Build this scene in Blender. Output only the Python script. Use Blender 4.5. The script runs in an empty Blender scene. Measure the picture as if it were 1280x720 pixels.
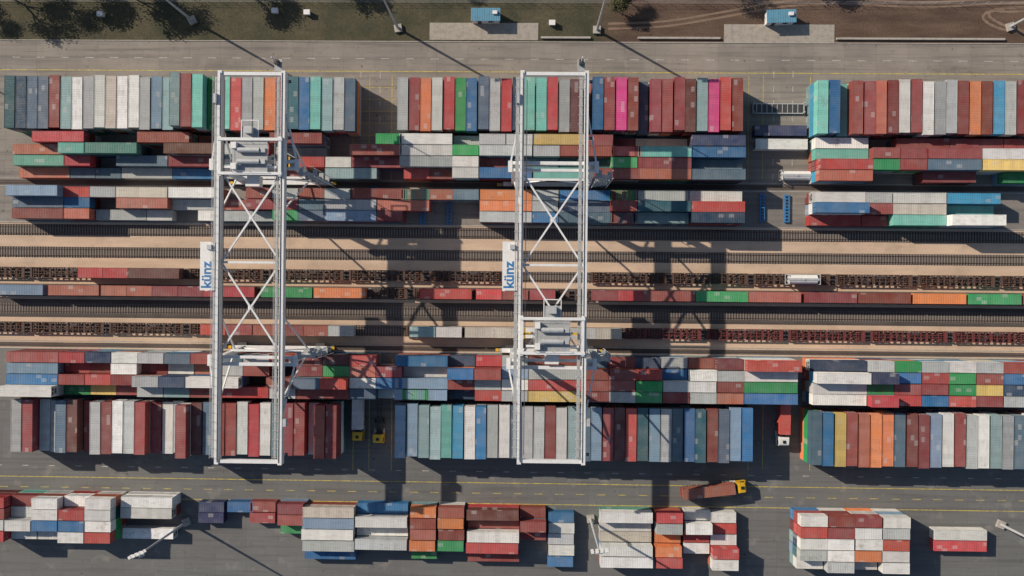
import bpy, math, random
from mathutils import Vector, Matrix, Euler
random.seed(7)
R = random.Random(11)
sc = bpy.context.scene
COL = sc.collection
# ---------------------------------------------------------------- camera
H = 200.0; FPX = 1040.0
cam_d = bpy.data.cameras.new("camera"); cam = bpy.data.objects.new("camera", cam_d); COL.objects.link(cam)
cam_d.lens = 36*FPX/1280; cam_d.sensor_width = 36; cam_d.clip_end = 6000; cam_d.clip_start = 1
ROLL = math.radians(0.55); TILT = math.radians(1.1)
Rm = Matrix.Rotation(TILT, 3, 'Y') @ Matrix.Rotation(ROLL, 3, 'Z')
cam.matrix_world = Matrix.Translation((0, 0, H)) @ Rm.to_4x4()
sc.camera = cam
def W(px, py, z=0.0):
    d = Rm @ Vector(((px-640)/FPX, (360-py)/FPX, -1.0))
    t = (z-H)/d.z
    return Vector((d.x*t, d.y*t, z))
# ---------------------------------------------------------------- light
w = bpy.data.worlds.new("World"); sc.world = w; w.use_nodes = True
nt = w.node_tree; bg = nt.nodes["Background"]
EL = math.radians(32); sd = Vector((0.875, -0.484, 0)).normalized()
sky = nt.nodes.new("ShaderNodeTexSky"); sky.sky_type = 'NISHITA'; sky.sun_disc = False
sky.sun_elevation = EL; sky.sun_rotation = math.radians(-61)
nt.links.new(sky.outputs[0], bg.inputs[0]); bg.inputs[1].default_value = 0.085
sl = bpy.data.lights.new("sun", 'SUN'); sl.energy = 5.0; sl.angle = math.radians(0.5); sl.color = (1, 0.87, 0.72)
so = bpy.data.objects.new("sun", sl); COL.objects.link(so)
dirv = Vector((sd.x*math.cos(EL), sd.y*math.cos(EL), -math.sin(EL)))
so.rotation_euler = dirv.to_track_quat('-Z', 'Y').to_euler(); so.location = (-100, 60, 120)
sc.view_settings.view_transform = 'Standard'; sc.view_settings.look = 'None'; sc.view_settings.exposure = 0
# ---------------------------------------------------------------- material helpers
class N:
    def __init__(s, name):
        s.m = bpy.data.materials.new(name); s.m.use_nodes = True
        s.t = s.m.node_tree; s.b = s.t.nodes["Principled BSDF"]
    def new(s, typ, **k):
        n = s.t.nodes.new(typ)
        for a, v in k.items(): setattr(n, a, v)
        return n
    def link(s, a, b): s.t.links.new(a, b)
    def geo(s): return s.new("ShaderNodeNewGeometry").outputs["Position"]
    def obj(s): return s.new("ShaderNodeTexCoord").outputs["Object"]
    def mapp(s, src, scale=(1,1,1), loc=None):
        n = s.new("ShaderNodeMapping"); s.link(src, n.inputs[0]); n.inputs["Scale"].default_value = scale
        if loc is not None:
            if isinstance(loc, tuple): n.inputs["Location"].default_value = loc
            else: s.link(loc, n.inputs["Location"])
        return n.outputs[0]
    def noise(s, src, sc_, det=4, rough=.55):
        n = s.new("ShaderNodeTexNoise"); s.link(src, n.inputs["Vector"]); n.inputs["Scale"].default_value = sc_
        n.inputs["Detail"].default_value = det; n.inputs["Roughness"].default_value = rough
        return n.outputs["Fac"]
    def ramp(s, src, a, b, lo=0., hi=1.):
        n = s.new("ShaderNodeMapRange"); s.link(src, n.inputs[0])
        n.inputs[1].default_value = a; n.inputs[2].default_value = b; n.inputs[3].default_value = lo; n.inputs[4].default_value = hi
        return n.outputs[0]
    def mix(s, f, a, b, mode='MIX'):
        n = s.new("ShaderNodeMix", data_type='RGBA', blend_type=mode)
        for i, v in ((0, f), (6, a), (7, b)):
            if isinstance(v, (int, float)): n.inputs[i].default_value = v
            elif isinstance(v, tuple): n.inputs[i].default_value = (*v[:3], 1)
            else: s.link(v, n.inputs[i])
        return n.outputs[2]
    def math(s, op, a, b=0.):
        n = s.new("ShaderNodeMath", operation=op)
        for i, v in ((0, a), (1, b)):
            if isinstance(v, (int, float)): n.inputs[i].default_value = v
            else: s.link(v, n.inputs[i])
        return n.outputs[0]
    def out(s, col, rough=.8, metal=0., bump=None, bs=.3, bd=.05):
        if isinstance(col, tuple): s.b.inputs["Base Color"].default_value = (*col, 1)
        else: s.link(col, s.b.inputs["Base Color"])
        if isinstance(rough, float): s.b.inputs["Roughness"].default_value = rough
        else: s.link(rough, s.b.inputs["Roughness"])
        s.b.inputs["Metallic"].default_value = metal
        if bump is not None:
            n = s.new("ShaderNodeBump"); n.inputs["Strength"].default_value = bs; n.inputs["Distance"].default_value = bd
            s.link(bump, n.inputs["Height"]); s.link(n.outputs[0], s.b.inputs["Normal"])
        return s.m
def paint(name, col, rough=.5, metal=0., dirt=.35, dcol=(.12,.09,.07)):
    n = N(name); p = n.obj()
    f = n.ramp(n.noise(p, .9, 6, .65), .45, .75, 0, dirt)
    c = n.mix(f, col, dcol)
    c = n.mix(n.ramp(n.noise(p, 4, 3), .3, .7, 0, .15), c, (0,0,0))
    return n.out(c, rough, metal)
# container paint: colour comes from the object
def cont_mat(name):
    n = N(name)
    oi = n.new("ShaderNodeObjectInfo"); oc = n.obj()
    rv = n.math('MULTIPLY', oi.outputs["Random"], 173.0)
    cmb = n.new("ShaderNodeCombineXYZ"); n.link(rv, cmb.inputs[0]); n.link(rv, cmb.inputs[1]); n.link(rv, cmb.inputs[2])
    P = n.mapp(oc, (1,1,1), cmb.outputs[0])
    col = oi.outputs["Color"]
    nz = n.new("ShaderNodeSeparateXYZ"); g = n.new("ShaderNodeNewGeometry"); n.link(g.outputs["Normal"], nz.inputs[0])
    up = n.ramp(nz.outputs[2], .5, .9, 0, 1)
    fade = n.math('MULTIPLY', up, n.ramp(n.noise(P, .35, 3), .3, .7, 0, .18))
    c = n.mix(fade, col, (.40,.37,.35))
    sx = n.new("ShaderNodeSeparateXYZ"); n.link(P, sx.inputs[0])
    st = n.math('FLOOR', n.math('MULTIPLY', sx.outputs[0], .82))
    wn = n.new("ShaderNodeTexWhiteNoise", noise_dimensions='1D'); n.link(st, wn.inputs["W"])
    c = n.mix(n.ramp(wn.outputs[0], 0, 1, 0, .14), c, (0.02,.02,.02))
    sn = n.new("ShaderNodeVectorMath", operation='SNAP'); n.link(P, sn.inputs[0]); sn.inputs[1].default_value = (1.2, .8, 5)
    wn2 = n.new("ShaderNodeTexWhiteNoise", noise_dimensions='3D'); n.link(sn.outputs[0], wn2.inputs["Vector"])
    c = n.mix(n.ramp(wn2.outputs[0], .965, .97, 0, .35), c, (.5,.49,.47))
    d1 = n.ramp(n.noise(n.mapp(P, (.35, 3.2, 3.2)), 1.1, 5, .7), .50, .80, 0, .4)
    c = n.mix(d1, c, (.07,.06,.055))
    d3 = n.ramp(n.noise(P, .55, 6, .75), .54, .68, 0, .42)
    c = n.mix(n.math('MULTIPLY', d3, oi.outputs["Random"]), c, (.17,.12,.09))
    rst = n.ramp(n.noise(P, 1.7, 7, .8), .62, .71, 0, .75)
    c = n.mix(rst, c, (.13,.05,.025))
    hv = n.new("ShaderNodeHueSaturation"); n.link(c, hv.inputs["Color"])
    n.link(n.ramp(oi.outputs["Random"], 0, 1, .84, 1.12), hv.inputs["Value"])
    hv.inputs["Saturation"].default_value = .93
    n.b.inputs["Specular IOR Level"].default_value = .25
    return n.out(hv.outputs[0], n.ramp(n.noise(P, 2, 3), .3, .7, .5, .8))
M_CONT = cont_mat("container_paint")
M_DARK = paint("dark_steel", (.05,.05,.055), .6)
M_GALV = paint("galvanised_steel", (.50,.52,.53), .5, .1, .3)
M_CRANE = paint("crane_white_grey_paint", (.76,.78,.78), .45, 0, .2, (.3,.27,.25))
M_CRANE2 = paint("crane_walkway_grating", (.40,.42,.43), .6, .1, .3)
M_WHITE = paint("white_paint", (.80,.80,.78), .5, 0, .2, (.3,.27,.23))
M_BLUE = paint("blue_paint", (.03,.20,.46), .5)
M_CABBLUE = paint("cabin_blue_roof", (.12,.32,.45), .6)
M_GLASS = N("dark_glass").out((.015,.02,.025), .08)
M_TYRE = paint("tyre_rubber", (.02,.02,.02), .9)
M_YELLOWC = paint("cab_yellow_paint", (.75,.45,.02), .35, 0, .15)
M_REDC = paint("cab_red_paint", (.5,.04,.03), .35, 0, .15)
M_WAGON = paint("wagon_rusty_brown", (.105,.06,.045), .85, 0, .5, (.05,.035,.03))
M_WAGONR = paint("wagon_red_oxide", (.16,.035,.035), .8, 0, .5, (.05,.03,.03))
M_RUST = paint("rust_orange", (.22,.09,.04), .85)
# ---------------------------------------------------------------- mesh builder
class MB:
    def __init__(s): s.v=[]; s.f=[]; s.mi=[]; s.mats=[]
    def m(s, mat):
        if mat not in s.mats: s.mats.append(mat)
        return s.mats.index(mat)
    def add(s, vs, fs, mat):
        o=len(s.v); s.v.extend([tuple(x) for x in vs]); k=s.m(mat)
        for f in fs: s.f.append(tuple(i+o for i in f)); s.mi.append(k)
    def box(s, c, d, mat, rz=0., taper=1.0):
        x,y,z=d[0]/2,d[1]/2,d[2]/2
        vs=[(-x,-y,-z),(x,-y,-z),(x,y,-z),(-x,y,-z),(-x*taper,-y*taper,z),(x*taper,-y*taper,z),(x*taper,y*taper,z),(-x*taper,y*taper,z)]
        cr,sr=math.cos(rz),math.sin(rz)
        vs=[(c[0]+a*cr-b*sr,c[1]+a*sr+b*cr,c[2]+e) for a,b,e in vs]
        s.add(vs,[(0,3,2,1),(4,5,6,7),(0,1,5,4),(1,2,6,5),(2,3,7,6),(3,0,4,7)],mat)
    def beam(s,p,q,wd,ht,mat,wd2=None,ht2=None):
        p=Vector(p);q=Vector(q);d=(q-p).normalized()
        up=Vector((0,0,1)) if abs(d.z)<.95 else Vector((0,1,0))
        a=d.cross(up).normalized();b=a.cross(d).normalized()
        w2=wd2 or wd;h2=ht2 or ht
        vs=[p+a*sx*wd/2+b*sy*ht/2 for sx,sy in((-1,-1),(1,-1),(1,1),(-1,1))]+[q+a*sx*w2/2+b*sy*h2/2 for sx,sy in((-1,-1),(1,-1),(1,1),(-1,1))]
        s.add(vs,[(0,3,2,1),(4,5,6,7),(0,1,5,4),(1,2,6,5),(2,3,7,6),(3,0,4,7)],mat)
    def cyl(s,p,q,r,mat,n=12,r2=None):
        p=Vector(p);q=Vector(q);d=(q-p).normalized()
        up=Vector((0,0,1)) if abs(d.z)<.95 else Vector((0,1,0))
        a=d.cross(up).normalized();b=a.cross(d).normalized();r2=r if r2 is None else r2
        vs=[p+(a*math.cos(t)+b*math.sin(t))*r for t in [2*math.pi*i/n for i in range(n)]]
        vs+=[q+(a*math.cos(t)+b*math.sin(t))*r2 for t in [2*math.pi*i/n for i in range(n)]]
        fs=[(i,(i+1)%n,n+(i+1)%n,n+i) for i in range(n)]+[tuple(range(n))[::-1],tuple(range(n,2*n))]
        s.add(vs,fs,mat)
    def mesh(s,name):
        me=bpy.data.meshes.new(name); me.from_pydata(s.v,[],s.f)
        for m in s.mats: me.materials.append(m)
        me.polygons.foreach_set("material_index", s.mi); me.update(); return me
    def obj(s,name,loc=(0,0,0),rz=0.,parent=None):
        return put(s.mesh(name),name,loc,rz,parent)
def put(me,name,loc=(0,0,0),rz=0.,parent=None,color=None):
    o=bpy.data.objects.new(name,me); COL.objects.link(o); o.location=loc; o.rotation_euler=(0,0,rz)
    if parent: o.parent=parent
    if color: o.color=(*color,1)
    return o
def empty(name,loc=(0,0,0),rz=0.):
    o=bpy.data.objects.new(name,None); COL.objects.link(o); o.location=loc; o.rotation_euler=(0,0,rz); o.empty_display_size=.5
    return o
def sheet(name,x0,x1,y0,y1,z,mat):
    b=MB(); b.add([(x0,y0,z),(x1,y0,z),(x1,y1,z),(x0,y1,z)],[(0,1,2,3)],mat); return b.obj(name)
# ---------------------------------------------------------------- containers
CW=2.44; CH=2.59
def container_mesh(L,kind="dry"):
    b=MB(); m=M_CONT; h=CH; x=L/2; y=CW/2
    for sy in(-1,1):
        b.box((0,sy*(y-.06),h-.06),(L-.3,.12,.12),m); b.box((0,sy*(y-.06),.09),(L-.3,.12,.16),m)
        for sx in(-1,1):
            b.box((sx*(x-.08),sy*(y-.08),h/2),(.16,.16,h-.24),m)
            b.box((sx*(x-.085),sy*(y-.08),h-.055),(.178,.165,.13),m); b.box((sx*(x-.085),sy*(y-.08),.06),(.178,.165,.12),m)
    for sx in(-1,1):
        b.box((sx*(x-.06),0,h-.07),(.12,CW-.33,.12),m); b.box((sx*(x-.06),0,.08),(.12,CW-.33,.14),m)
    yy=y-.115; z=h-.025; xs=[-x+.11]; zs=[z]
    if kind=="dry":
        n=int((L-1.4)/.4); x0=-n*.2
        for i in range(n):
            a=x0+i*.4
            xs+=[a,a+.12,a+.2,a+.32]; zs+=[z,z-.022,z-.022,z]
    xs.append(x-.11); zs.append(z)
    vs=[];fs=[]
    for a,c in zip(xs,zs): vs+=[(a,-yy,c),(a,yy,c)]
    for i in range(len(xs)-1): fs.append((2*i,2*i+2,2*i+3,2*i+1))
    b.add(vs,fs,m)
    for sy in(-1,1):
        xs=[-x+.15];ys=[0];n=int((L-.5)/.28);x0=-n*.14
        for i in range(n):
            a=x0+i*.28; xs+=[a,a+.07,a+.14,a+.21]; ys+=[0,.04,.04,0] if kind=="dry" else [0,0,0,0]
        xs.append(x-.15);ys.append(0);vs=[];fs=[]
        for a,c in zip(xs,ys): vs+=[(a,sy*(y-.03-c),.17),(a,sy*(y-.03-c),h-.12)]
        for i in range(len(xs)-1): fs.append((2*i,2*i+2,2*i+3,2*i+1)[::(1 if sy<0 else -1)])
        b.add(vs,fs,m)
    xs=[-y+.15];ys=[0]
    for i in range(8):
        a=-1.0+i*.25; xs+=[a,a+.06,a+.125,a+.19];ys+=[0,.04,.04,0]
    xs.append(y-.15);ys.append(0);vs=[];fs=[]
    for a,c in zip(xs,ys): vs+=[(-x+.03+c,a,.14),(-x+.03+c,a,h-.12)]
    for i in range(len(xs)-1): fs.append((2*i,2*i+1,2*i+3,2*i+2))
    b.add(vs,fs,m)
    for sy in(-1,1): b.box((x-.07,sy*(y-.15)/2,h/2),(.06,y-.19,h-.3),m)
    for py in(-.85,-.35,.35,.85):
        b.cyl((x-.02,py,.16),(x-.02,py,h-.14),.02,M_GALV,6); b.box((x-.02,py+.1,1.1),(.03,.3,.04),M_GALV)
    b.box((0,0,.1),(L-.3,CW-.3,.08),M_DARK)
    if kind=="reefer":
        b.box((-x+.06,0,1.25),(.06,CW-.4,2.0),M_GALV); b.cyl((-x+.0,.45,1.9),(-x+.05,.45,1.9),.35,M_DARK,12); b.cyl((-x+.0,-.45,1.9),(-x+.05,-.45,1.9),.35,M_DARK,12)
        b.box((-x+.02,0,.7),(.03,1.2,.7),M_DARK)
        for i in range(5): b.box((-L/2+L*(i+.5)/5,0,h-.02),(.05,CW-.3,.015),m)
    return b.mesh("shipping_container")
C40=container_mesh(12.19); C20=container_mesh(6.06); C40R=container_mesh(12.19,"reefer"); C20R=container_mesh(6.06,"reefer")
PAL=dict(w=(.74,.74,.71),g=(.44,.47,.47),s=(.085,.15,.21),b=(.015,.15,.36),n=(.02,.05,.12),t=(.15,.50,.42),G=(.012,.31,.085),
 r=(.48,.035,.03),m=(.27,.045,.04),o=(.70,.19,.045),y=(.68,.48,.12),p=(.66,.006,.21),d=(.14,.04,.035),c=(.03,.32,.55),
 l=(.24,.38,.39),k=(.02,.12,.15),e=(.58,.53,.45),q=(.40,.11,.065),u=(.21,.33,.46),h=(.09,.29,.22))
def rnd_col():
    return R.choice("mmmmmrrqqdwwwggslluunbbkeoGtch")
def colour(k):
    c=PAL[k]; f=R.uniform(.80,1.12)
    return tuple(min(.8,max(.005,v*f+R.uniform(-.012,.012))) for v in c)
def cont(x,y,z,k,L=40,rz=0.):
    if R.random()<.5: rz+=math.pi
    reef = k=='w' and R.random()<.45
    me=(C40R if reef else C40) if L==40 else (C20R if reef else C20)
    return put(me,"shipping_container",(x,y,z),rz+R.uniform(-.004,.004),None,colour(k))
def stack(x,y,k,n,L=40,rz=0.,z0=.02):
    for i in range(n):
        kk=k if i==n-1 else rnd_col()
        cont(x+R.uniform(-.08,.08),y+R.uniform(-.05,.05),z0+i*(CH+.01),kk,L,rz)
def rh(ws):
    r=R.random()*sum(a for _,a in ws)
    for h,a in ws:
        r-=a
        if r<=0: return h
    return ws[-1][0]
ZR=7.8
def vrow(x0,ypx,s,hs=((2,.08),(3,.86),(4,.06)),pitch=2.665):
    p=W(x0,ypx,ZR); x=p.x+CW/2; last=3
    for ch in s:
        if ch!='_':
            if R.random()<.45: last=rh(hs)
            stack(x,p.y+R.uniform(-.3,.3),ch,last,40,math.pi/2)
        x+=pitch
def hrow(x0,yw,s,hs):
    x=W(x0,360,ZR).x; last=rh(hs)
    for tk in s.split():
        L=20 if tk.endswith('2') else 40; adv=6.2 if L==20 else 12.4; k=tk[0]
        if k!='_':
            if R.random()<.5: last=rh(hs)
            stack(x+adv/2,yw,k,last,L)
        x+=adv
vrow(5,127,"knssmlwgwewwgullmtGtrggomkbtlgs")
vrow(497,129,"gmowrGbsgrnttrgd")
vrow(741,130,"bmpmsmmmdlprm")
vrow(1022,133,"tbtmmqmwmwggmomcgmsb")
def yw(py): return W(640,py,ZR).y
YB=[yw(174),yw(188),yw(202),yw(216)]; YC=[yw(242),yw(256),yw(270)]
HB1=((1,.12),(2,.43),(3,.45)); HB=((2,.25),(3,.72),(1,.03)); HC=((1,.1),(2,.60),(3,.30)); HD=((2,.2),(3,.7),(4,.1))
B1=["_2 r _2 _2 m q2 _2 g2 m _2 _2 G2 q2 y2","q t2 h _2 d g2 m2 g _2 m","h r2 _2 s m l _2 r2 w2 m r2","q s2 s2 g b g m2 _2 l _2 r2 m2"]
for y,s in zip(YB,B1): hrow(5,y,s,HB1)
C1=["u r2 g2 e w _2 m2 g2 m2 g2 m h2","s b2 _2 q g m2 m s2 g q _2","m q2 g w2 _2 w2 g G2 s2 u m2"]
for y,s in zip(YC,C1): hrow(5,y,s,((1,.2),(2,.6),(3,.2)))
B2=["w g2 g2 g2 y m2","w G2 g g2 m r2","g w2 m2 s k d2","_2 _2 w2 b t m m2"]
for y,s in zip(YB,B2): hrow(497,y,s,HB)
hrow(465,YB[1],"d2",((1,1),))
hrow(497,YC[0],"q s2 o g2 b m2",HC); hrow(597,YC[1],"o g2 s m2",HC); hrow(597,YC[2],"g b2 s m2",HC); hrow(465,YC[2],"s2",((1,1),))
B3=["m2 e n","m2 t b","G2 m s","m2 q s"]
for y,s in zip(YB,B3): hrow(762,y,s,HB)
C3=["G2 g w","m2 k r","s2 l n"]
for y,s in zip(YC,C3): hrow(762,y,s,HC)
B4=["w _2 m m m2","t m2 m2 m w","r G2 m2 s y","q _2 _2 m _2 G2"]
for y,s in zip(YB,B4): hrow(1022,y,s,HB)
C4=["w g2 w c","b m2 e t","r r2 t w"]
for y,s in zip(YC,C4): hrow(1019,y,s,HC)
YD=[yw(453),yw(467),yw(481),yw(495)]
D1=["m r2 n2 w2 g2 s2 m2 s2 g2 r2 m2 d2 r2","u r2 m2 w2 m2 w2 q2 g2 m2 _2 m2 G2 q2 m2","b m2 r2 m2 g2 n2 w _2 m2 s2 r2 w2 b2","w G2 y2 m2 g2 l2 m2 r g2 m s2 g2 G2"]
for y,s in zip(YD,D1): hrow(8,y,s,HD)
D2=["b n2 r2 g2 m s2 m2 n2 g2 m2 d2 r","w b2 m2 u2 g m2 m2 r2 b2 w2 g2 w","u m2 g2 w2 r m2 m2 G2 g2 w2 m2 G","u n2 r2 g2 y m2 g2 G2 m2 g2 q2 b"]
for y,s in zip(YD,D2): hrow(494,y,s,HD)
D3=["n g2 G2 g2 w2 g2 m2 m2","w n2 b2 r2 G2 m2 b2 r2","w G2 m2 m2 G2 y2 n2 y2","w r2 r2 b2 r2 m2 g2 g2"]
for y,s in zip(YD,D3): hrow(1017,y,s,HD)
vrow(13,533,"gmwgsdmgmwgmmwgmdsmmgrwkmmgmm",((2,.2),(3,.75),(4,.05)))
vrow(494,539,"uulltcwbgwsggmwlsumdrkugsbkmsub",((2,.1),(3,.87),(4,.03)))
vrow(1014,549,"sbymqoosmmuwmgwlgsw",((2,.1),(3,.85),(4,.05)),2.72)
def group(x0,y0,rows,n):
    p=W(x0,y0,2.6*n)
    for i,s in enumerate(rows):
        x=p.x
        for tk in s.split():
            L=20 if tk.endswith('2') else 40; adv=6.3 if L==20 else 12.45; k=tk[0]
            nn=max(1,n+(R.choice((-1,0,0,0,0)) if n>1 else 0))
            if k!='_': stack(x+adv/2+R.uniform(-.1,.1),p.y-CW/2-i*2.62,k,nn,L)
            x+=adv
group(-28,622,["r2 m2 w2 w2 w2","m2 g2 w2 r2 w2","g2 w2 b2 b2 w2","r2 w2 w2 w2 r2"],3)
group(150,621,["w","w"],2); group(152,660,["w"],1)
group(248,627,["n2","n2"],1); group(284,627,["b2"],1); group(312,627,["m2","m2"],1); group(346,630,["m2","m2","G2"],2)
group(377,634,["e","u","w","g","b"],2)
group(443,632,["b","w","w","g"],2)
group(512,634,["o2","m2","q2","o2","G2"],2); group(547,634,["q2","o2","m2","G2"],2)
group(583,637,["d","m","w","r","m"],2); group(650,638,["m2","m2","m2"],2); group(685,640,["b2","w2","g2","w2","b2"],1)
group(750,640,["w","w","e","w","w"],2)
group(820,641,["r2","g2","o2","o2","r2"],2); group(857,641,["w2","w2","r2","w2"],2); group(891,644,["w2","r2","w2","r2","w2"],2)
group(1000,645,["w2 m2 m2 w2","r2 m2 w2 g2","w2 w2 w2 r2","g2 w2 o2 w2","w2 g2 w2 w2"],3)
group(1168,662,["w","r"],1)
# ---------------------------------------------------------------- ground materials
def ground_mat():
    n=N("grass_and_earth"); P=n.geo()
    g=n.mix(n.ramp(n.noise(P,.12,6,.7),.35,.65),(.045,.048,.026),(.11,.092,.055))
    g=n.mix(n.ramp(n.noise(P,1.3,5,.7),.4,.7,0,.6),g,(.025,.03,.015))
    e=n.mix(n.ramp(n.noise(n.mapp(P,(.25,1,1)),.25,6,.65),.35,.65),(.075,.045,.032),(.15,.10,.07))
    e=n.mix(n.ramp(n.noise(P,2.2,4,.7),.45,.7,0,.5),e,(.03,.02,.015))
    sx=n.new("ShaderNodeSeparateXYZ"); n.link(P,sx.inputs[0])
    f=n.ramp(n.math('ADD',sx.outputs[0],n.math('MULTIPLY',n.noise(P,.1,4),14)),20,30)
    return n.out(n.mix(f,g,e),.95,0,n.noise(P,3,4),.6,.15)
def pave_mat():
    n=N("concrete_pavement"); P=n.geo(); sx=n.new("ShaderNodeSeparateXYZ"); n.link(P,sx.inputs[0])
    base=n.mix(n.ramp(sx.outputs[1],-36,44),(.165,.17,.168),(.32,.285,.245))
    c=n.mix(n.ramp(n.noise(P,.06,6,.65),.35,.68,0,.5),base,(.13,.125,.12))
    # traffic wear: long streaks in the driving direction, finer tyre marks
    c=n.mix(n.ramp(n.noise(n.mapp(P,(.04,1,1)),.9,4,.6),.5,.70,0,.5),c,(.075,.075,.075))
    c=n.mix(n.ramp(n.noise(n.mapp(P,(.03,2.2,1)),1.6,3,.7),.58,.70,0,.45),c,(.055,.055,.055))
    c=n.mix(n.ramp(n.noise(P,.5,7,.75),.56,.72,0,.5),c,(.07,.07,.07))
    c=n.mix(n.ramp(n.noise(P,.23,3,.5),.6,.72,0,.35),c,(.36,.34,.30))
    c=n.mix(n.ramp(n.noise(P,1.1,2,.4),.72,.76,0,.7),c,(.03,.03,.03))
    c=n.mix(n.ramp(n.noise(P,6,2),.3,.7,0,.18),c,(.05,.05,.05))
    br=n.new("ShaderNodeTexBrick"); n.link(P,br.inputs["Vector"]); br.offset=0
    br.inputs["Scale"].default_value=1; br.inputs["Brick Width"].default_value=7.5; br.inputs["Row Height"].default_value=5; br.inputs["Mortar Size"].default_value=.035
    br.inputs["Color1"].default_value=(0,0,0,1);br.inputs["Color2"].default_value=(.35,.35,.35,1);br.inputs["Mortar"].default_value=(1,1,1,1)
    c=n.mix(n.math('MULTIPLY',br.outputs["Color"],.42),c,(.06,.06,.06))
    return n.out(c,.85,0,n.noise(P,8,3),.2,.02)
def ballast(name,a,b,c3,k=.55):
    n=N(name); P=n.geo()
    c=n.mix(n.ramp(n.noise(n.mapp(P,(.15,1,1)),.35,6,.6),.35,.65),a,b)
    c=n.mix(n.ramp(n.noise(P,5,3,.7),.4,.65,0,k),c,c3)
    c=n.mix(n.ramp(n.noise(P,.12,5,.7),.5,.7,0,k),c,c3)
    return n.out(c,.95,0,n.noise(P,6,4,.8),.5,.06)
M_GR=ground_mat(); M_PV=pave_mat()
M_SAND=ballast("sandy_gravel",(.68,.51,.37),(.52,.39,.285),(.27,.20,.155),.4)
M_DBAL=ballast("dark_track_ballast",(.13,.11,.10),(.09,.075,.07),(.04,.035,.03))
def line_mat(name,col,wear=.5):
    n=N(name);P=n.geo(); return n.out(n.mix(n.ramp(n.noise(P,1.2,6,.8),.4,.62,0,wear),col,(.14,.14,.135)),.7)
M_YL=line_mat("yellow_line_paint",(.62,.50,.06),.8); M_WL=line_mat("white_line_paint",(.65,.65,.62),.8)
M_KERB=paint("kerb_concrete",(.42,.40,.36),.85,0,.4); M_PAD=paint("pad_concrete",(.38,.35,.30),.9,0,.5)
sheet("ground",-2500,2500,-2500,2500,0,M_GR)
Ytop=W(640,53).y
sheet("yard_pavement",-420,420,-150,Ytop,.004,M_PV)
rb0=W(640,283).y; rb1=W(640,441).y
sheet("railway_bed_gravel",-420,420,rb1,rb0,.008,M_SAND)
b=MB(); b.box((0,Ytop+.1,.07),(840,.2,.14),M_KERB); b.obj("kerb")
for y in (rb0+.12,rb1-.12):
    b=MB(); b.box((0,y,.065),(840,.24,.13),M_KERB); b.obj("kerb")
M_RUT=ballast("rut_earth",(.27,.19,.14),(.20,.14,.10),(.12,.08,.06))
def rut(pts,wd,z):
    b=MB(); vs=[]; P=[W(*p) for p in pts]; n=len(P)
    for i in range(n):
        d=(P[min(i+1,n-1)]-P[max(i-1,0)]).normalized(); a=Vector((-d.y,d.x,0)); ww=wd/2*(1+.25*math.sin(i*2.1))
        vs+=[(P[i].x-a.x*ww,P[i].y-a.y*ww,z),(P[i].x+a.x*ww,P[i].y+a.y*ww,z)]
    b.add(vs,[(2*i,2*i+2,2*i+3,2*i+1) for i in range(n-1)],M_RUT); b.obj("dirt_track")
def smooth(pts):
    out=[]
    for i in range(len(pts)-1):
        p0=pts[max(i-1,0)];p1=pts[i];p2=pts[i+1];p3=pts[min(i+2,len(pts)-1)]
        for k in range(6):
            t=k/6; out.append(tuple(.5*((2*b_)+(-a_+c_)*t+(2*a_-5*b_+4*c_-d_)*t*t+(-a_+3*b_-3*c_+d_)*t**3) for a_,b_,c_,d_ in zip(p0,p1,p2,p3)))
    out.append(pts[-1]); return out
for o_,z in((0,.006),(9,.010)):
    rut(smooth([(1290-o_,42),(1262-o_,34+o_*.3),(1244-o_,26+o_*.3),(1236-o_*.8,18+o_*.3),(1244-o_*.6,12+o_*.2),(1262,10+o_*.5),(1300,8+o_*.5)]),.6,z)
    rut(smooth([(760,36-o_*.7),(830,33-o_*.7),(900,22-o_*.7),(980,8-o_*.7),(1060,5-o_*.7),(1150,9-o_*.7),(1220,6-o_*.7),(1300,2-o_*.7)]),.5,z+.004)
# ---------------------------------------------------------------- tracks
M_SLP=paint("sleeper_concrete",(.24,.21,.185),.9,0,.6); M_RAIL=paint("rail_steel",(.13,.085,.065),.5,.3,.4)
tracks=[292,320,346,368,391,415]
TY=[W(640,p).y for p in tracks]
for i,y in enumerate(TY):
    t=empty("railway_track",(0,y,0))
    b=MB(); wd=(2.1,2.0,1.9,2.4,3.8,2.0)[i]
    vs=[(-420,-wd/2-.3,.012),(420,-wd/2-.3,.012),(420,-wd/2+.3,.14),(-420,-wd/2+.3,.14),(420,wd/2-.3,.14),(-420,wd/2-.3,.14),(420,wd/2+.3,.012),(-420,wd/2+.3,.012)]
    b.add(vs,[(0,1,2,3),(3,2,4,5),(5,4,6,7)],M_DBAL); b.obj("ballast",(0,0,0),0,t)
    b=MB(); x=-260
    while x<260:
        b.box((x,R.uniform(-.05,.05),.13),(.26,2.4,.16),M_SLP); x+=.66
    b.obj("sleepers",(0,0,0),0,t)
    b=MB()
    for s in(-1,1):
        b.box((0,s*.75,.225),(840,.15,.03),M_RAIL); b.box((0,s*.75,.29),(840,.075,.1),M_RAIL)
    b.obj("rails",(0,0,0),0,t)
YR1=W(640,232).y; YR2=W(640,437).y
for y in(YR1,YR2):
    b=MB(); b.box((0,y,.03),(840,1.1,.05),M_DBAL); b.box((0,y,.10),(840,.1,.1),M_RAIL)
    b.box((0,y+.95,.04),(840,.18,.07),M_KERB); b.box((0,y-.95,.04),(840,.18,.07),M_KERB)
    b.obj("crane_rail")
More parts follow.
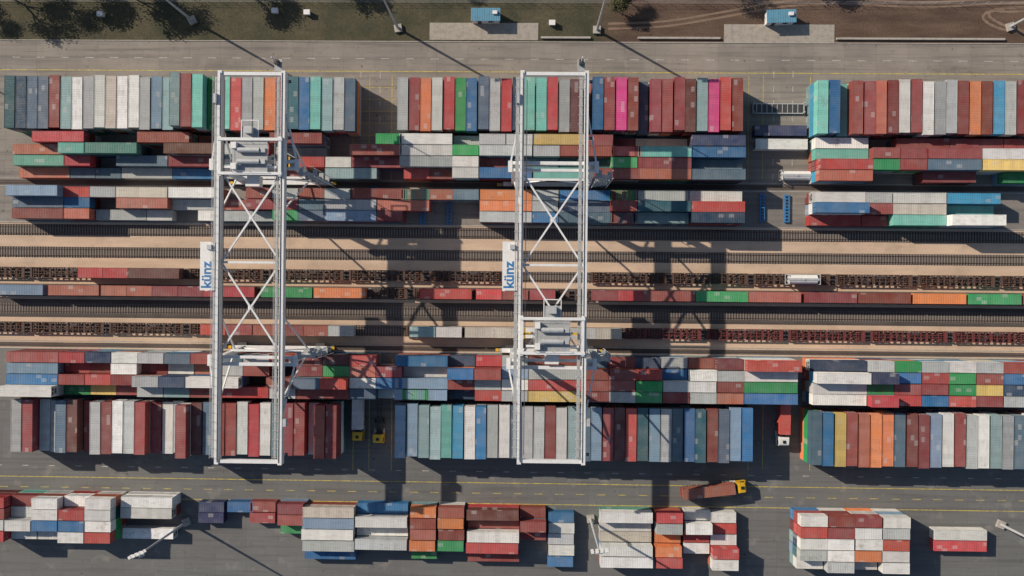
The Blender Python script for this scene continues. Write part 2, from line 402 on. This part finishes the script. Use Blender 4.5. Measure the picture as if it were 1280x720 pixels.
# ---------------------------------------------------------------- wagons
def wagon_mesh(mat):
    b=MB(); L=18.6
    for s in(-1,1):
        b.box((0,s*1.22,.95),(L-1.6,.16,.42),mat)
        b.box((0,s*.32,.95),(L-.9,.14,.3),mat)
    n=12
    for i in range(n+1):
        x=-L/2+.9+i*(L-1.8)/n; b.box((x,0,.93),(.2 if i%3 else .5,2.3,.2),mat)
    for i in range(n):
        x0=-L/2+.9+i*(L-1.8)/n; x1=x0+(L-1.8)/n
        if i%2: b.beam((x0,-1.1,.88),(x1,1.1,.88),.09,.09,mat)
        else: b.beam((x0,1.1,.88),(x1,-1.1,.88),.09,.09,mat)
    for s in(-1,1):
        b.box((s*(L/2-.55),0,1.0),(.5,2.6,.36),mat); b.box((s*(L/2-.05),0,1.0),(.7,.3,.25),M_DARK)
        for u in(-1,1):
            b.cyl((s*(L/2-.3),u*.87,1.0),(s*(L/2+.25),u*.87,1.0),.12,M_DARK,8); b.cyl((s*(L/2+.25),u*.87,1.0),(s*(L/2+.3),u*.87,1.0),.25,M_DARK,12)
        bx=s*(L/2-2.6)
        for u in(-1,1): b.box((bx,u*1.0,.55),(2.7,.18,.35),M_DARK)
        b.box((bx,0,.6),(.6,2.0,.3),M_DARK)
        for wx in(-.9,.9):
            b.cyl((bx+wx,-.9,.78),(bx+wx,.9,.78),.08,M_DARK,8)
            for u in(-1,1): b.cyl((bx+wx,u*.69,.78),(bx+wx,u*.82,.78),.46,M_RUST,16)
    b.box((1.5,.7,.8),(1.6,.5,.4),M_DARK); b.cyl((-2.5,-.7,.75),(-1.1,-.7,.75),.22,M_DARK,10)
    for x in(-6.1,-.1,.1,6.1): 
        for u in(-1,1): b.box((x,u*1.13,1.19),(.16,.16,.06),M_GALV)
    return b.mesh("flat_rail_wagon")
WG=wagon_mesh(M_WAGON); WGR=wagon_mesh(M_WAGONR)
def train(i,x0,x1,me=None):
    a=W(x0,tracks[i]).x; bb=W(x1,tracks[i]).x; x=a+9.6
    while x<bb-5:
        put(me or WG,"flat_rail_wagon",(x,TY[i],.06)); x+=19.35
ZW=1.30
def load(i,x0,k,L=40):
    p=W(x0,tracks[i],ZW+CH); cont(p.x+(12.19 if L==40 else 6.06)/2,TY[i],ZW,k,L)
train(2,-60,640); train(2,735,1360); train(3,-80,1400); train(5,-60,505); train(5,505,778); train(5,778,1400,WGR)
for x,k,L in((97,'r',20),(128,'r',20),(160,'d',40)): load(2,x,k,L)
for x,k,L in((-10,'u',40),(60,'q',40),(126,'q',20),(158,'q',20),(190,'m',20),(222,'m',20),(254,'r',40),(326,'G',40),(392,'o',40),
    (525,'r',40),(595,'r',20),(628,'m',20),(662,'m',20),(740,'m',20),(772,'r',20),(804,'m',40),(870,'G',40),(936,'q',40),(1006,'m',40),(1073,'m',40),(1142,'o',40),(1211,'G',40),(1280,'m',40)): load(3,x,k,L)
for x,k,L in((250,'r',20),(283,'m',20),(316,'q',20),(348,'m',20),(378,'q',20),(410,'g',20),(512,'l',20),(545,'w',20),(581,'e',20),(613,'e',20),(648,'w',20),(745,'e',20),(713,'g',20)): load(5,x,k,L)
# ---------------------------------------------------------------- tank container
def tank_mesh(L=6.06):
    b=MB(); x=L/2
    n=20; prof=[(-x+.25,.3),(-x+.35,.75),(-x+.6,1.08),(x-.6,1.08),(x-.35,.75),(x-.25,.3)]
    vs=[];fs=[]
    for px,r in prof:
        for j in range(n): t=2*math.pi*j/n; vs.append((px,r*math.cos(t),1.32+r*math.sin(t)))
    for i in range(len(prof)-1):
        for j in range(n): fs.append((i*n+j,i*n+(j+1)%n,(i+1)*n+(j+1)%n,(i+1)*n+j))
    b.add(vs,fs,M_WHITE)
    for sx in(-1,1):
        for sy in(-1,1):
            b.box((sx*(x-.08),sy*1.14,1.3),(.15,.15,2.58),M_GALV)
        for z in(.08,2.5): b.box((sx*(x-.08),0,z),(.14,2.13,.14),M_GALV)
        b.beam((sx*(x-.08),-1.1,.1),(sx*(x-.08),1.1,2.4),.08,.08,M_GALV)
    for sy in(-1,1): b.box((0,sy*1.14,.08),(L-.3,.12,.14),M_GALV)
    b.box((0,.0,2.44),(L-.5,.5,.05),M_GALV); b.cyl((0,0,2.4),(0,0,2.58),.28,M_GALV,12)
    return b.mesh("tank_container")
TK2=tank_mesh(7.6)
p=W(1005,349,3.5); put(TK2,"tank_container",(p.x,TY[2],ZW))
p=W(996,219,2); put(TK2,"tank_container",(p.x,p.y,.02))
def flatrack(px,py):
    b=MB(); L=12.19
    for s in(-1,1):
        b.box((0,s*1.12,.3),(L,.2,.5),M_GALV); b.box((s*(L/2-.1),0,1.4),(.18,2.4,.12),M_GALV)
        for u in(-1,1): b.box((s*(L/2-.1),u*1.12,1.4),(.2,.2,1.8),M_GALV)
        b.box((s*(L/2-.1),0,.9),(.08,2.0,.8),M_DARK)
    b.box((0,0,.42),(L-.4,2.0,.06),M_DARK)
    for i in range(9): b.box((-L/2+1.2+i*1.22,0,.49),(.14,2.0,.06),M_GALV)
    p=W(px,py,2); b.obj("flat_rack_container",(p.x,p.y,.02))
flatrack(974,134)
p=W(976,163,2.6); cont(p.x,p.y,.02,'n')
p=W(977,180,2.6); cont(p.x,p.y,.02,'w')
def stand(px,py):
    b=MB()
    for s in(-1,1): b.box((s*.5,0,.45),(.26,6.6,.22),M_BLUE)
    for i in range(9): b.box((0,-3.1+i*.775,.58),(1.2,.3,.06),M_BLUE)
    for s in(-1,1):
        for u in(-3.1,0,3.1): b.box((s*.5,u,.18),(.3,.3,.33),M_BLUE)
    p=W(px,py); b.obj("steel_service_stand",(p.x,p.y,0.006))
for a in((529,264),(562,264),(952,260),(983,261),(468,250)): stand(*a)
# ---------------------------------------------------------------- trucks
def truck(px,py,rz,cabm,k=None,L=40):
    p=W(px,py,1.5); e=empty("container_truck",(p.x,p.y,.006),rz)
    b=MB(); X=6.6
    for s in(-1,1): b.box((X-2.4,s*.42,.85),(6.4,.16,.25),M_DARK)
    b.cyl((X-2.6,-1.05,.6),(X-1.4,-1.05,.6),.32,M_GALV,12); b.box((X-2,1.05,.6),(1.2,.5,.5),M_GALV)
    for wx in(X-.9+.7,X-4.3):
        for s in(-1,1):
            b.cyl((wx,s*.82,.5),(wx,s*1.2,.5),.5,M_TYRE,20); b.cyl((wx,s*1.2,.5),(wx,s*1.22,.5),.25,M_GALV,12)
    b.box((X-4.3,0,1.02),(1.0,.9,.12),M_DARK)
    b.obj("tractor_chassis",(0,0,0),0,e)
    b=MB()
    pr=[(X-1.5,.6),(X+.75,.6),(X+.78,1.7),(X+.55,2.9),(X+.25,3.25),(X-1.1,3.45),(X-1.5,3.4)]
    yy=1.22; vs=[(a,-yy if z<1.8 else -yy+.1,z) for a,z in pr]+[(a,yy if z<1.8 else yy-.1,z) for a,z in pr]; n=len(pr)
    fs=[tuple(range(n)),tuple(range(2*n-1,n-1,-1))]+[(i,n+i,n+(i+1)%n,(i+1)%n) for i in range(n)]
    b.add(vs,fs,cabm)
    b.add([(X+.79,-1.0,1.78),(X+.79,1.0,1.78),(X+.60,.98,2.78),(X+.60,-.98,2.78)],[(0,1,2,3)],M_GLASS)
    for s in(-1,1):
        b.add([(X-.7,s*1.2,1.9),(X+.5,s*1.2,1.9),(X+.35,s*1.14,2.7),(X-.7,s*1.14,2.7)],[(0,1,2,3)],M_GLASS)
        b.box((X+.85,s*1.4,2.2),(.12,.25,.6),M_DARK); b.box((X+.8,s*.9,.85),(.06,.4,.2),M_WHITE)
    b.box((X+.75,0,.5),(.25,2.4,.4),M_DARK); b.box((X-.4,0,3.45),(.7,.7,.06),M_GLASS)
    b.box((X-1.58,.0,2.0),(.12,1.8,2.2),M_DARK)
    b.obj("cab",(0,0,0),0,e)
    b=MB()
    for s in(-1,1): b.box((-1.6,s*.5,1.2),(12.4,.16,.3),M_DARK)
    for i in range(9): b.box((-7.6+i*1.5,0,1.22),(.14,2.35 if i%2==0 else 1.0,.16),M_DARK)
    for wx in(-6.3,-5.0,-3.7):
        for s in(-1,1):
            b.cyl((wx,s*.75,.5),(wx,s*1.18,.5),.5,M_TYRE,20); b.cyl((wx,s*1.18,.5),(wx,s*1.2,.5),.25,M_GALV,12)
        b.box((wx,0,.5),(.14,1.6,.14),M_DARK)
        for s in(-1,1): b.box((wx,s*.97,1.05),(1.15,.45,.03),M_DARK)
    for s in(-1,1): b.box((2.2,s*.8,.6),(.15,.15,1.1),M_DARK)
    b.box((-7.75,0,.8),(.1,2.3,.2),M_REDC)
    b.obj("trailer_chassis",(-.2,0,0),0,e)
    if k: put(C40 if L==40 else C20,"cargo_container",(-1.7 if L==40 else -4.6,0,1.40),0,e,colour(k))
    return e
truck(449,512,-math.pi/2-.01,M_YELLOWC,'w')
truck(474,515,-math.pi/2,M_YELLOWC,None)
truck(978,518,-math.pi/2-.01,M_WHITE,'r')
truck(893,611,math.radians(7),M_YELLOWC,'q')
# ---------------------------------------------------------------- cranes
def crane(px,trol_py,ty_house=333):
    ZT=25.0
    c=W(px,335,ZT); Xc=c.x; e=empty("rail_mounted_gantry_crane",(Xc,0,0))
    yT=W(px,88,ZT).y; yB=W(px,581,ZT).y; g=6.75; m=M_CRANE
    b=MB(); Lg=yT-yB; ym=(yT+yB)/2
    for s in(-1,1):
        b.box((s*g,ym,ZT-1.05),(.72,Lg,2.1),m)
        b.box((s*g,ym,ZT+.03),(.88,Lg,.06),m)
        b.box((s*(g-.2),ym,ZT+.12),(.1,Lg-1,.12),M_DARK)
        n=int(Lg/6)
        for i in range(n): b.box((s*g,yB+3+i*6,ZT-1.05),(.82,.12,2.04),m)
    for y in(yT-.6,yB+.6): b.box((0,y,ZT-.8),(2*g-.8,.7,1.2),m)
    b.obj("main_girders",(0,0,0),0,e)
    b=MB()
    for s,wx in((1,g-1.15),(-1,-g-.95)):
        b.box((wx,ym,ZT-.5),(.6,Lg-2.6,.05),M_CRANE2)
        for q in(-.33,.33):
            for zz in(.1,.6): b.box((wx+q,ym,ZT+zz),(.05,Lg-2.6,.05),M_GALV)
        y=yB+1.5
        while y<yT-1.2:
            for q in(-.33,.33): b.box((wx+q,y,ZT+.05),(.05,.05,1.1),M_GALV)
            b.box((wx,y,ZT-.56),(1.0,.08,.08),m); y+=1.9
    b.box((-g+1.0,ym,ZT-.2),(.14,Lg-4,.2),M_DARK)
    b.obj("walkways",(0,0,0),0,e)
    b=MB()
    ymid=(YR1+YR2)/2
    pts=[YR1-.6,ymid,YR2+.6]
    for i in range(2):
        a,d=pts[i],pts[i+1]
        b.beam((-g+.4,a,ZT-.9),(g-.4,d,ZT-.9),.36,.36,m); b.beam((g-.4,a,ZT-.93),(-g+.4,d,ZT-.93),.36,.36,m)
        q=(a+d)/2; b.box((0,q,ZT-.92),(1.1,1.1,.12),m)
    b.box((0,ymid,ZT-.9),(2*g-.8,.45,.45),m)
    b.obj("plan_bracing",(0,0,0),0,e)
    b=MB()
    for sgn,Y in((1,YR1),(-1,YR2)):
        Yt=Y+1.3*sgn
        b.box((0,Yt+.75*sgn,ZT-2.7),(18.8,.7,1.1),m); b.box((0,Yt-.75*sgn,ZT-2.72),(18.8,.6,.9),m)
        b.box((-9.2,Yt,ZT-2.7),(.9,2.4,1.2),m);b.box((9.2,Yt,ZT-2.7),(.9,2.4,1.2),m)
        for s in(-1,1):
            b.beam((s*8.2,Yt,ZT-3.2),(s*8.9,Y,3.1),1.2,1.1,m,.9,.9)
            b.beam((s*9.1,Yt+1.0*sgn,ZT-2.4),(s*(g+.4),Y+12*sgn,ZT-1.0),.34,.34,m)
            b.beam((s*8.6,Y,9),(s*(g),Y-8*sgn,ZT-2.2),.32,.32,m)
            b.beam((s*8.6,Y,9),(s*(g),Y+9*sgn,ZT-2.2),.32,.32,m)
        b.box((0,Y,2.5),(22.5,1.0,1.3),m)
        b.beam((-8.6,Y,11.5),(8.6,Y,11.5),.5,.5,m)
        b.beam((-8.7,Y,4),(0,Y,11.4),.32,.32,m); b.beam((8.7,Y,4),(0,Y,11.4),.32,.32,m)
        for s in(-1,1):
            b.box((s*9.4,Y,1.45),(5.6,.7,.6),M_CRANE2)
            for q in(-2.1,-.9,.9,2.1): b.cyl((s*9.4+q,Y-.2,.52),(s*9.4+q,Y+.2,.52),.36,M_DARK,14)
            b.box((s*12.4,Y,1.5),(.7,.7,.7),M_YELLOWC)
            b.box((s*9.4,Y+.8,1.6),(2.2,.8,.8),M_DARK)
        for i in range(7):
            za=3.2+i*2.7; x0=9.9 if i%2 else 12.3; x1=12.3 if i%2 else 9.9
            b.beam((x0,Y-.4,za),(x1,Y-.4,za+2.7),.7,.12,M_CRANE2)
            b.box((x1,Y-.1,za+2.72),(1.0,1.7,.08),M_CRANE2)
        for q in((9.4,-1.0),(12.8,-1.0),(12.8,.7)): b.box((q[0],Y+q[1],12.2),(.12,.12,19.5),m)
    b.obj("portal_frames",(0,0,0),0,e)
    b=MB()
    b.box((g-1.2,yT+1.2,ZT-.4),(1.6,2.6,.08),M_CRANE2); b.cyl((g-1.2,yT+1.6,ZT-.4),(g-1.2,yT+1.6,ZT+4.5),.12,m,8)
    b.box((g-1.2,yT+1.6,ZT+.6),(.9,.9,1.6),M_DARK)
    b.box((-g-.9,yT-6,ZT-.2),(.9,2.0,1.5),M_GALV); b.box((g+1.0,yB+9,ZT-.3),(.7,1.6,1.2),M_GALV)
    for y in (yT-14,yB+14,yT-2,yB+2): 
        for s in(-1,1): b.box((s*(g+1.0),y,ZT-1.4),(.6,.6,.35),M_DARK); b.box((s*(g+.8),y,ZT-1.15),(.5,.1,.1),m)
    b.obj("end_platforms",(0,0,0),0,e)
    yh=W(px,ty_house,ZT).y
    b=MB(); hx=-g-2.3
    b.box((hx,yh,ZT-1.6),(2.9,10.0,2.9),M_WHITE); b.box((hx,yh,ZT-.10),(3.1,10.3,.10),M_WHITE)
    b.box((hx,yh,ZT-3.15),(3.3,10.6,.15),m)
    for q in(-4,0,4): b.box((hx+1.2,yh+q,ZT-2.6),(2.6,.3,.3),m)
    b.box((hx+.5,yh+4.0,ZT+.2),(1.0,1.0,.5),M_GALV)
    b.obj("electrical_house",(0,0,0),0,e)
    tc=bpy.data.curves.new("letters",'FONT'); tc.body="künz"; tc.size=3.0; tc.extrude=.01; tc.offset=.08; tc.align_x='CENTER'; tc.align_y='CENTER'
    tc.materials.append(M_BLUE); to=bpy.data.objects.new("letters",tc); COL.objects.link(to); to.parent=e; to.location=(hx-.1,yh-1.9,ZT-.03); to.rotation_euler=(0,0,math.pi/2)
    yt=W(px,trol_py,ZT+1).y; b=MB()
    for s in(-1,1):
        b.box((0,yt+s*3.6,ZT+.55),(2*g+.2,.6,.8),m); b.box((s*(g-.35),yt,ZT+.5),(.6,8.4,.6),m)
        for q in(-3.6,3.6): b.cyl((s*(g-.5),yt+q,ZT+.35),(s*(g-.2),yt+q,ZT+.35),.28,M_DARK,12)
    b.box((0,yt,ZT+.6),(7.4,6.5,.1),M_CRANE2)
    for s in(-1,1):
        b.cyl((-2.3,yt+s*1.2,ZT+1.3),(2.3,yt+s*1.2,ZT+1.3),.55,M_GALV,16); b.box((3.0,yt+s*1.2,ZT+1.1),(1.0,.9,.9),M_GALV)
        b.box((-3.1,yt+s*2.2,ZT+1.2),(1.1,1.3,1.2),M_WHITE); b.box((s*3.9,yt,ZT+1.2),(.06,6.5,.05),M_GALV)
        b.box((0,yt+s*3.2,ZT+1.5),(7.8,.06,.05),M_GALV)
        for q in(-3.9,0,3.9): b.box((q,yt+s*3.2,ZT+1.1),(.05,.05,.9),M_GALV)
    b.box((0,yt+5.1,ZT+.5),(3.4,2.4,.08),M_CRANE2); b.box((0,yt+5.4,ZT+1.3),(1.6,1.4,1.4),M_GALV)
    for s in(-1,1): b.beam((s*1.8,yt+3.6,ZT+.6),(s*1.8,yt+7.6,ZT+.6),.18,.18,m)
    b.box((0,yt+7.6,ZT+.6),(3.7,.2,.2),m)
    b.box((0,yt-5.0,ZT-2.4),(3.0,2.2,2.3),M_WHITE); b.box((0,yt-6.12,ZT-2.3),(2.6,.06,1.4),M_GLASS)
    zs=17.0
    b.box((0,yt,zs+1.2),(3.4,2.4,.9),m); b.box((0,yt,zs+.35),(12.0,.5,.5),M_YELLOWC)
    for s in(-1,1):
        b.box((s*6.0,yt,zs+.3),(.3,2.44,.35),M_YELLOWC)
        for q in(-1,1): b.beam((s*1.5,yt+q*1,zs+1.6),(s*2.0,yt+q*1.6,ZT+1.1),.06,.06,M_DARK)
    b.beam((-5.6,yt-2.2,ZT+.2),(5.6,yt-2.2,ZT+.2),.5,.3,m)
    b.beam((-4.4,yt+.6,ZT-1.5),(0,yt-2.6,ZT-1.5),.5,.3,m); b.beam((4.4,yt+.6,ZT-1.5),(0,yt-2.6,ZT-1.5),.5,.3,m)
    b.obj("trolley",(0,0,0),0,e)
crane(312,195); crane(691,420)
# ---------------------------------------------------------------- light masts
def mast(px,py,ang=0.,h=26.):
    p=W(px,py); e=empty("light_mast",(p.x,p.y,0),ang); b=MB()
    b.cyl((0,0,.5),(0,0,h),.34,M_GALV,12,.15); b.box((0,0,.35),(1.8,1.8,.7),M_KERB)
    b.obj("pole",(0,0,0),0,e); b=MB()
    b.box((0,0,h),(3.6,.2,.2),M_GALV); b.box((0,0,h-1),(3.0,.16,.16),M_GALV)
    for i in range(4):
        for zz in(h,h-1): b.box((-1.5+i,.3,zz+.1),(.6,.6,.22),M_WHITE); b.box((-1.5+i,.3,zz-.03),(.5,.5,.04),M_GLASS)
    b.box((0,-.3,h-1.6),(1.4,1.0,.06),M_GALV)
    b.obj("floodlights",(0,0,0),0,e)
for a in((234,652,.4),(738,648,.1),(1250,655,1.2),(241,26,.5),(746,38,0.),(498,36,.2),(1262,34,.3),(1600,40,0),(-150,30,0)): mast(*a)
# ---------------------------------------------------------------- north side
def pad(x0,x1,y0,y1):
    a=W(x0,y1);c=W(x1,y0); b=MB(); b.box(((a.x+c.x)/2,(a.y+c.y)/2+.2,.06),(c.x-a.x,c.y-a.y,.12),M_PAD); b.obj("concrete_pad")
pad(537,673,30,51); pad(905,1043,32,54)
def cabin(px,py,ang):
    p=W(px,py,3); e=empty("utility_cabin",(p.x,p.y,.12),ang); b=MB()
    b.box((0,0,1.35),(6.4,2.6,2.7),M_WHITE); b.obj("walls",(0,0,0),0,e)
    b=MB(); b.box((0,0,2.82),(6.9,3.1,.16),M_CABBLUE)
    for i in range(12): b.box((-3.1+i*.56,0,2.93),(.06,3.0,.05),M_CABBLUE)
    b.box((2.2,.4,3.15),(1.1,.8,.45),M_WHITE); b.obj("roof",(0,0,0),0,e)
    b=MB(); b.box((-1.5,-1.32,1.05),(.9,.05,2.0),M_DARK); b.box((1.2,-1.32,1.6),(1.2,.05,.9),M_GLASS); b.obj("door_and_window",(0,0,0),0,e)
cabin(607,18,0); cabin(977,20,.03)
for a,c in((676,738),(797,900),(1045,1255)):
    p=W(a,49);q=W(c,49+.0096*(c-a)); b=MB(); b.box(((p.x+q.x)/2,Ytop+1.1,.28),(q.x-p.x,.45,.56),M_KERB); b.obj("low_concrete_wall")
b=MB()
for i in range(120):
    x=-180+i*3; b.cyl((x,Ytop+9.5,0),(x,Ytop+9.5,1.9),.04,M_GALV,6)
for z in(.3,1.0,1.8): b.box((0,Ytop+9.5,z),(360,.03,.03),M_GALV)
b.obj("wire_fence")
for px,py in((345,15),(385,17),(128,19),(690,30)):
    p=W(px,py); b=MB(); b.box((0,0,.6),(1.3,1.0,1.2),M_WHITE); b.box((0,0,1.24),(1.5,1.2,.08),M_WHITE); b.box((0,-.51,.6),(.9,.03,.9),M_GALV); b.obj("electrical_cabinet",(p.x,p.y,0))
# ---------------------------------------------------------------- trees
def leaf_mat():
    n=N("foliage"); P=n.geo(); c=n.mix(n.ramp(n.noise(P,.8,3),.35,.65),(.03,.04,.015),(.085,.085,.035)); return n.out(c,.8)
M_LEAF=leaf_mat(); M_BARK=paint("bark",(.09,.065,.045),.9)
def tree_mesh(h,seed):
    r=random.Random(seed); b=MB(); tips=[]
    def br(p,d,l,rad,lev):
        q=p+d*l; b.cyl(p,q,rad,M_BARK,6,rad*.62)
        if lev==0: tips.append(q); return
        for i in range(4 if lev>1 else 3):
            nd=(d+Vector((r.uniform(-1,1),r.uniform(-1,1),r.uniform(-.25,.6)))*.85).normalized(); br(q,nd,l*r.uniform(.6,.85),rad*.6,lev-1)
        tips.append(q)
    br(Vector((0,0,0)),Vector((0,0,1)),h*.28,h*.022,4)
    for t in tips:
        if r.random()<.25: continue
        for i in range(16):
            c=t+Vector((r.gauss(0,.45),r.gauss(0,.45),r.gauss(0,.4))); u=Vector((r.gauss(0,1),r.gauss(0,1),r.gauss(0,1))).normalized()*.16; v=u.orthogonal().normalized()*.14
            b.add([c-u,c+v,c+u,c-v],[(0,1,2,3)],M_LEAF)
    return b.mesh("deciduous_tree")
TM=[tree_mesh(11,1),tree_mesh(9,2),tree_mesh(6,3)]
for px,py,i,s in ((-6,-14,0,1.3),(42,-20,1,1.3),(142,-18,0,1.3),(178,-20,1,1.3),(85,-30,1,1.4),(290,-22,0,1.1),(420,-26,1,1.1),(772,8,2,.9),(785,-4,2,.9),(-40,0,1,1),(900,-30,0,1),(1010,-32,1,1.1),(560,-30,2,1)):
    p=W(px,py,3); o=put(TM[i],"deciduous_tree",(p.x,p.y,0),R.uniform(0,6)); o.scale=(s,s,s)
# ---------------------------------------------------------------- markings
def hl(py,x0,x1,wd,mat,dash=None,z=.009):
    b=MB(); y=W(640,py).y; a=W(x0,360).x; c=W(x1,360).x
    if dash:
        x=a
        while x<c:
            b.add([(x,y-wd/2,z),(x+dash[0],y-wd/2,z),(x+dash[0],y+wd/2,z),(x,y+wd/2,z)],[(0,1,2,3)],mat); x+=dash[0]+dash[1]
    else: b.add([(a,y-wd/2,z),(c,y-wd/2,z),(c,y+wd/2,z),(a,y+wd/2,z)],[(0,1,2,3)],mat)
    b.obj("painted_road_line")
hl(604,-200,1500,.18,M_YL); hl(630,-200,1500,.18,M_YL); hl(617,-200,1500,.14,M_YL,(2,3)); hl(90,-200,1500,.18,M_YL); hl(74,-200,1500,.12,M_WL,(2,4)); hl(590,-200,1500,.14,M_WL,(1.5,5))
def vl(px,y0,y1,wd,mat,dash=None):
    b=MB(); a=W(px,y1); c=W(px,y0); x=a.x; y=a.y; z=.013
    st=dash or (c.y-a.y,1)
    while y<c.y-.1:
        b.add([(x-wd/2,y,z),(x+wd/2,y,z),(x+wd/2,y+st[0],z),(x-wd/2,y+st[0],z)],[(0,1,2,3)],mat); y+=st[0]+st[1]
    b.obj("painted_road_line")
for x in(441,461,489,935,953,1012): vl(x,95,225,.15,M_YL); vl(x,448,588,.15,M_YL)
for x in(450,474,966,990): vl(x,95,225,.12,M_WL,(1.5,2))
for y in(110,125,140,155,170,185,200): hl(y,438,492,.12,M_YL,None,.017)
